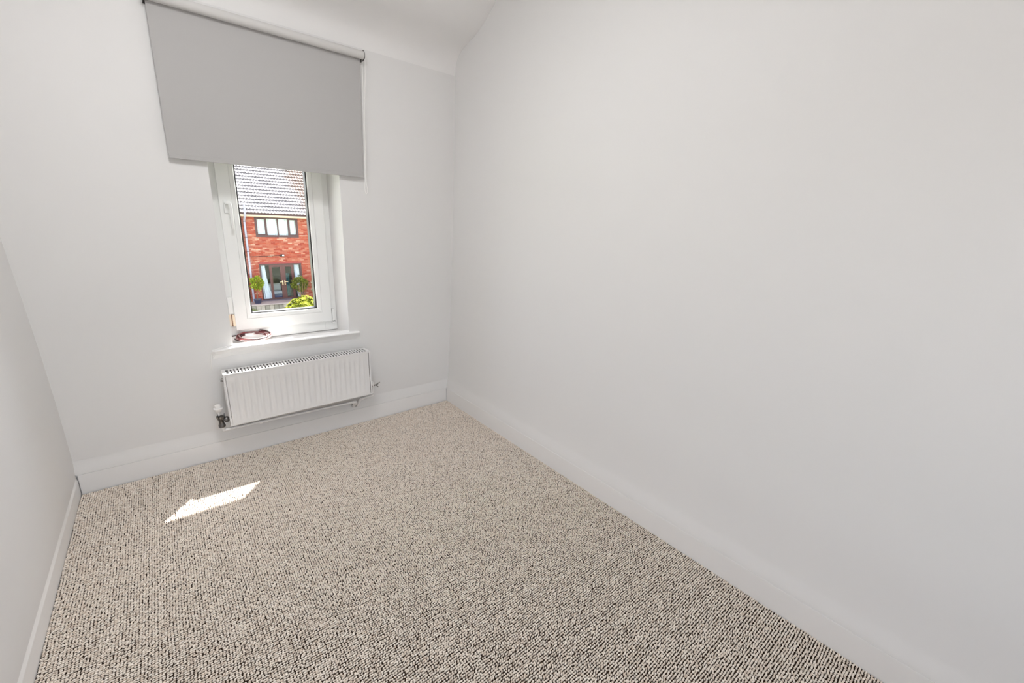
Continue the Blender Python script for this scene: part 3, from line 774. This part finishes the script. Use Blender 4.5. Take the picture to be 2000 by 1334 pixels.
stuff(ball_leaves((3.99, 27.6, -2.22), (.31, .30, .37), 1500, .085, .045, 3).build('foliage', leafmat('fresh_green', [(.06, .11, .006), (.20, .26, .012), (.33, .36, .03)]), t1))
m = MB(); m.tube([(3.95, 27.6, DECKZ + .15), (3.96, 27.61, -2.9), (3.98, 27.6, -2.3)], .022, 8)
for k in range(6): m.tube([(3.98, 27.6, -2.5), (3.98 + .2 * math.cos(k), 27.6 + .2 * math.sin(k), -2.1)], [.012, .006], 6)
m.build('stem', mat('bark', (.12, .08, .05), .9), t1, smooth=True)
m = MB(); m.lathe((3.95, 27.6, DECKZ), (0, 0, 1), [(0, 0), (.15, 0), (.20, .20), (.215, .21), (.215, .24), (.19, .24), (.18, .20), (0, .20)], 20)
m.build('pot', mat('dark_blue_pot', (.03, .035, .07), .35), t1, smooth=True)
t2 = thing('bush', 'olive green bush with brown stems right of the patio doors', 'plant', (6.35, 27.4, DECKZ))
stuff(ball_leaves((6.22, 27.5, -2.38), (.46, .36, .42), 1900, .09, .045, 5).build('foliage', leafmat('olive_green', [(.04, .055, .006), (.11, .13, .014), (.20, .22, .03)]), t2))
m = MB(); r5 = random.Random(5)
for k in range(12):
    a_ = r5.random() * 6.28; m.tube([(6.28 + .05 * math.cos(a_), 27.4 + .05 * math.sin(a_), DECKZ), (6.28 + .22 * math.cos(a_), 27.4 + .2 * math.sin(a_), -2.8), (6.28 + .42 * math.cos(a_), 27.4 + .36 * math.sin(a_), -2.25)], [.02, .016, .007], 6)
m.build('stem', mat('brown_stem', (.16, .08, .05), .9), t2)
t3 = thing('variegated_shrub', 'white variegated shrub at the right edge of the brick house', 'plant', (6.98, 27.2, DECKZ))
stuff(ball_leaves((7.02, 27.15, -2.5), (.24, .2, .62), 1200, .085, .05, 9).build('foliage', leafmat('variegated', [(.04, .08, .03), (.13, .18, .09), (.33, .37, .28), (.38, .40, .33)]), t3))
m = MB(); m.tube([(6.98, 27.2, DECKZ), (6.97, 27.2, -2.4)], [.03, .01], 6); m.build('stem', mat('brown_stem_b', (.16, .08, .05), .9), t3)
# golden shrub with palmate whorls
t4 = thing('golden_shrub', 'bright yellow-green shrub in the sun below the patio', 'plant', (5.3, 24.2, GZ))
r = random.Random(21); m = MB(); st = MB()
for _ in range(760):
    a_ = r.random() * 6.28; q = r.random() ** .5
    u = q * math.cos(a_); v_ = q * math.sin(a_)
    x = 5.42 + u * 1.02; y = 24.2 + v_ * .8
    top = -2.95 + (x - 4.4) * .30
    hgt = top * 1.0 + (GZ - top) * (.50 * q ** 2) + .07 * math.sin(9 * x) * math.cos(7 * y) - (r.random() ** 2) * .55
    hgt = max(hgt, GZ + .15)
    ax = (Vector((u * .7, v_ * .7, 1)) + rdir(r) * .35).normalized()
    o = Vector((x, y, hgt)); s = ax.cross(Vector((.3, .9, .1))).normalized(); t = ax.cross(s)
    k0 = r.random() * 6
    for k in range(7):
        b = k0 + k * .9; leaf(m, o, (s * math.cos(b) + t * math.sin(b)) + ax * r.uniform(.05, .5), ax, r.uniform(.10, .17), .06)
stuff(m.build('foliage', leafmat('golden_green', [(.08, .12, .003), (.14, .165, .005), (.20, .205, .008), (.24, .23, .025)]), t4))
for k in range(14):
    a_ = k * 1.7; st.tube([(5.42 + .15 * math.cos(a_), 24.2 + .15 * math.sin(a_), GZ), (5.42 + .7 * math.cos(a_), 24.2 + .55 * math.sin(a_), -3.05)], [.02, .008], 6)
st.build('stem', mat('green_stem', (.12, .13, .05), .9), t4)
t5 = thing('small_plant', 'small pale green plant in front of the grey board edging', 'plant', (3.55, 26.2, GZ))
stuff(ball_leaves((3.56, 26.3, -3.72), (.22, .2, .26), 500, .09, .04, 13).build('foliage', leafmat('pale_green', [(.06, .09, .014), (.11, .14, .03), (.14, .16, .05)]), t5))
m = MB(); m.tube([(3.56, 26.3, GZ), (3.56, 26.3, -3.7)], [.02, .008], 6); m.build('stem', mat('green_stem_b', (.12, .13, .05), .9), t5)
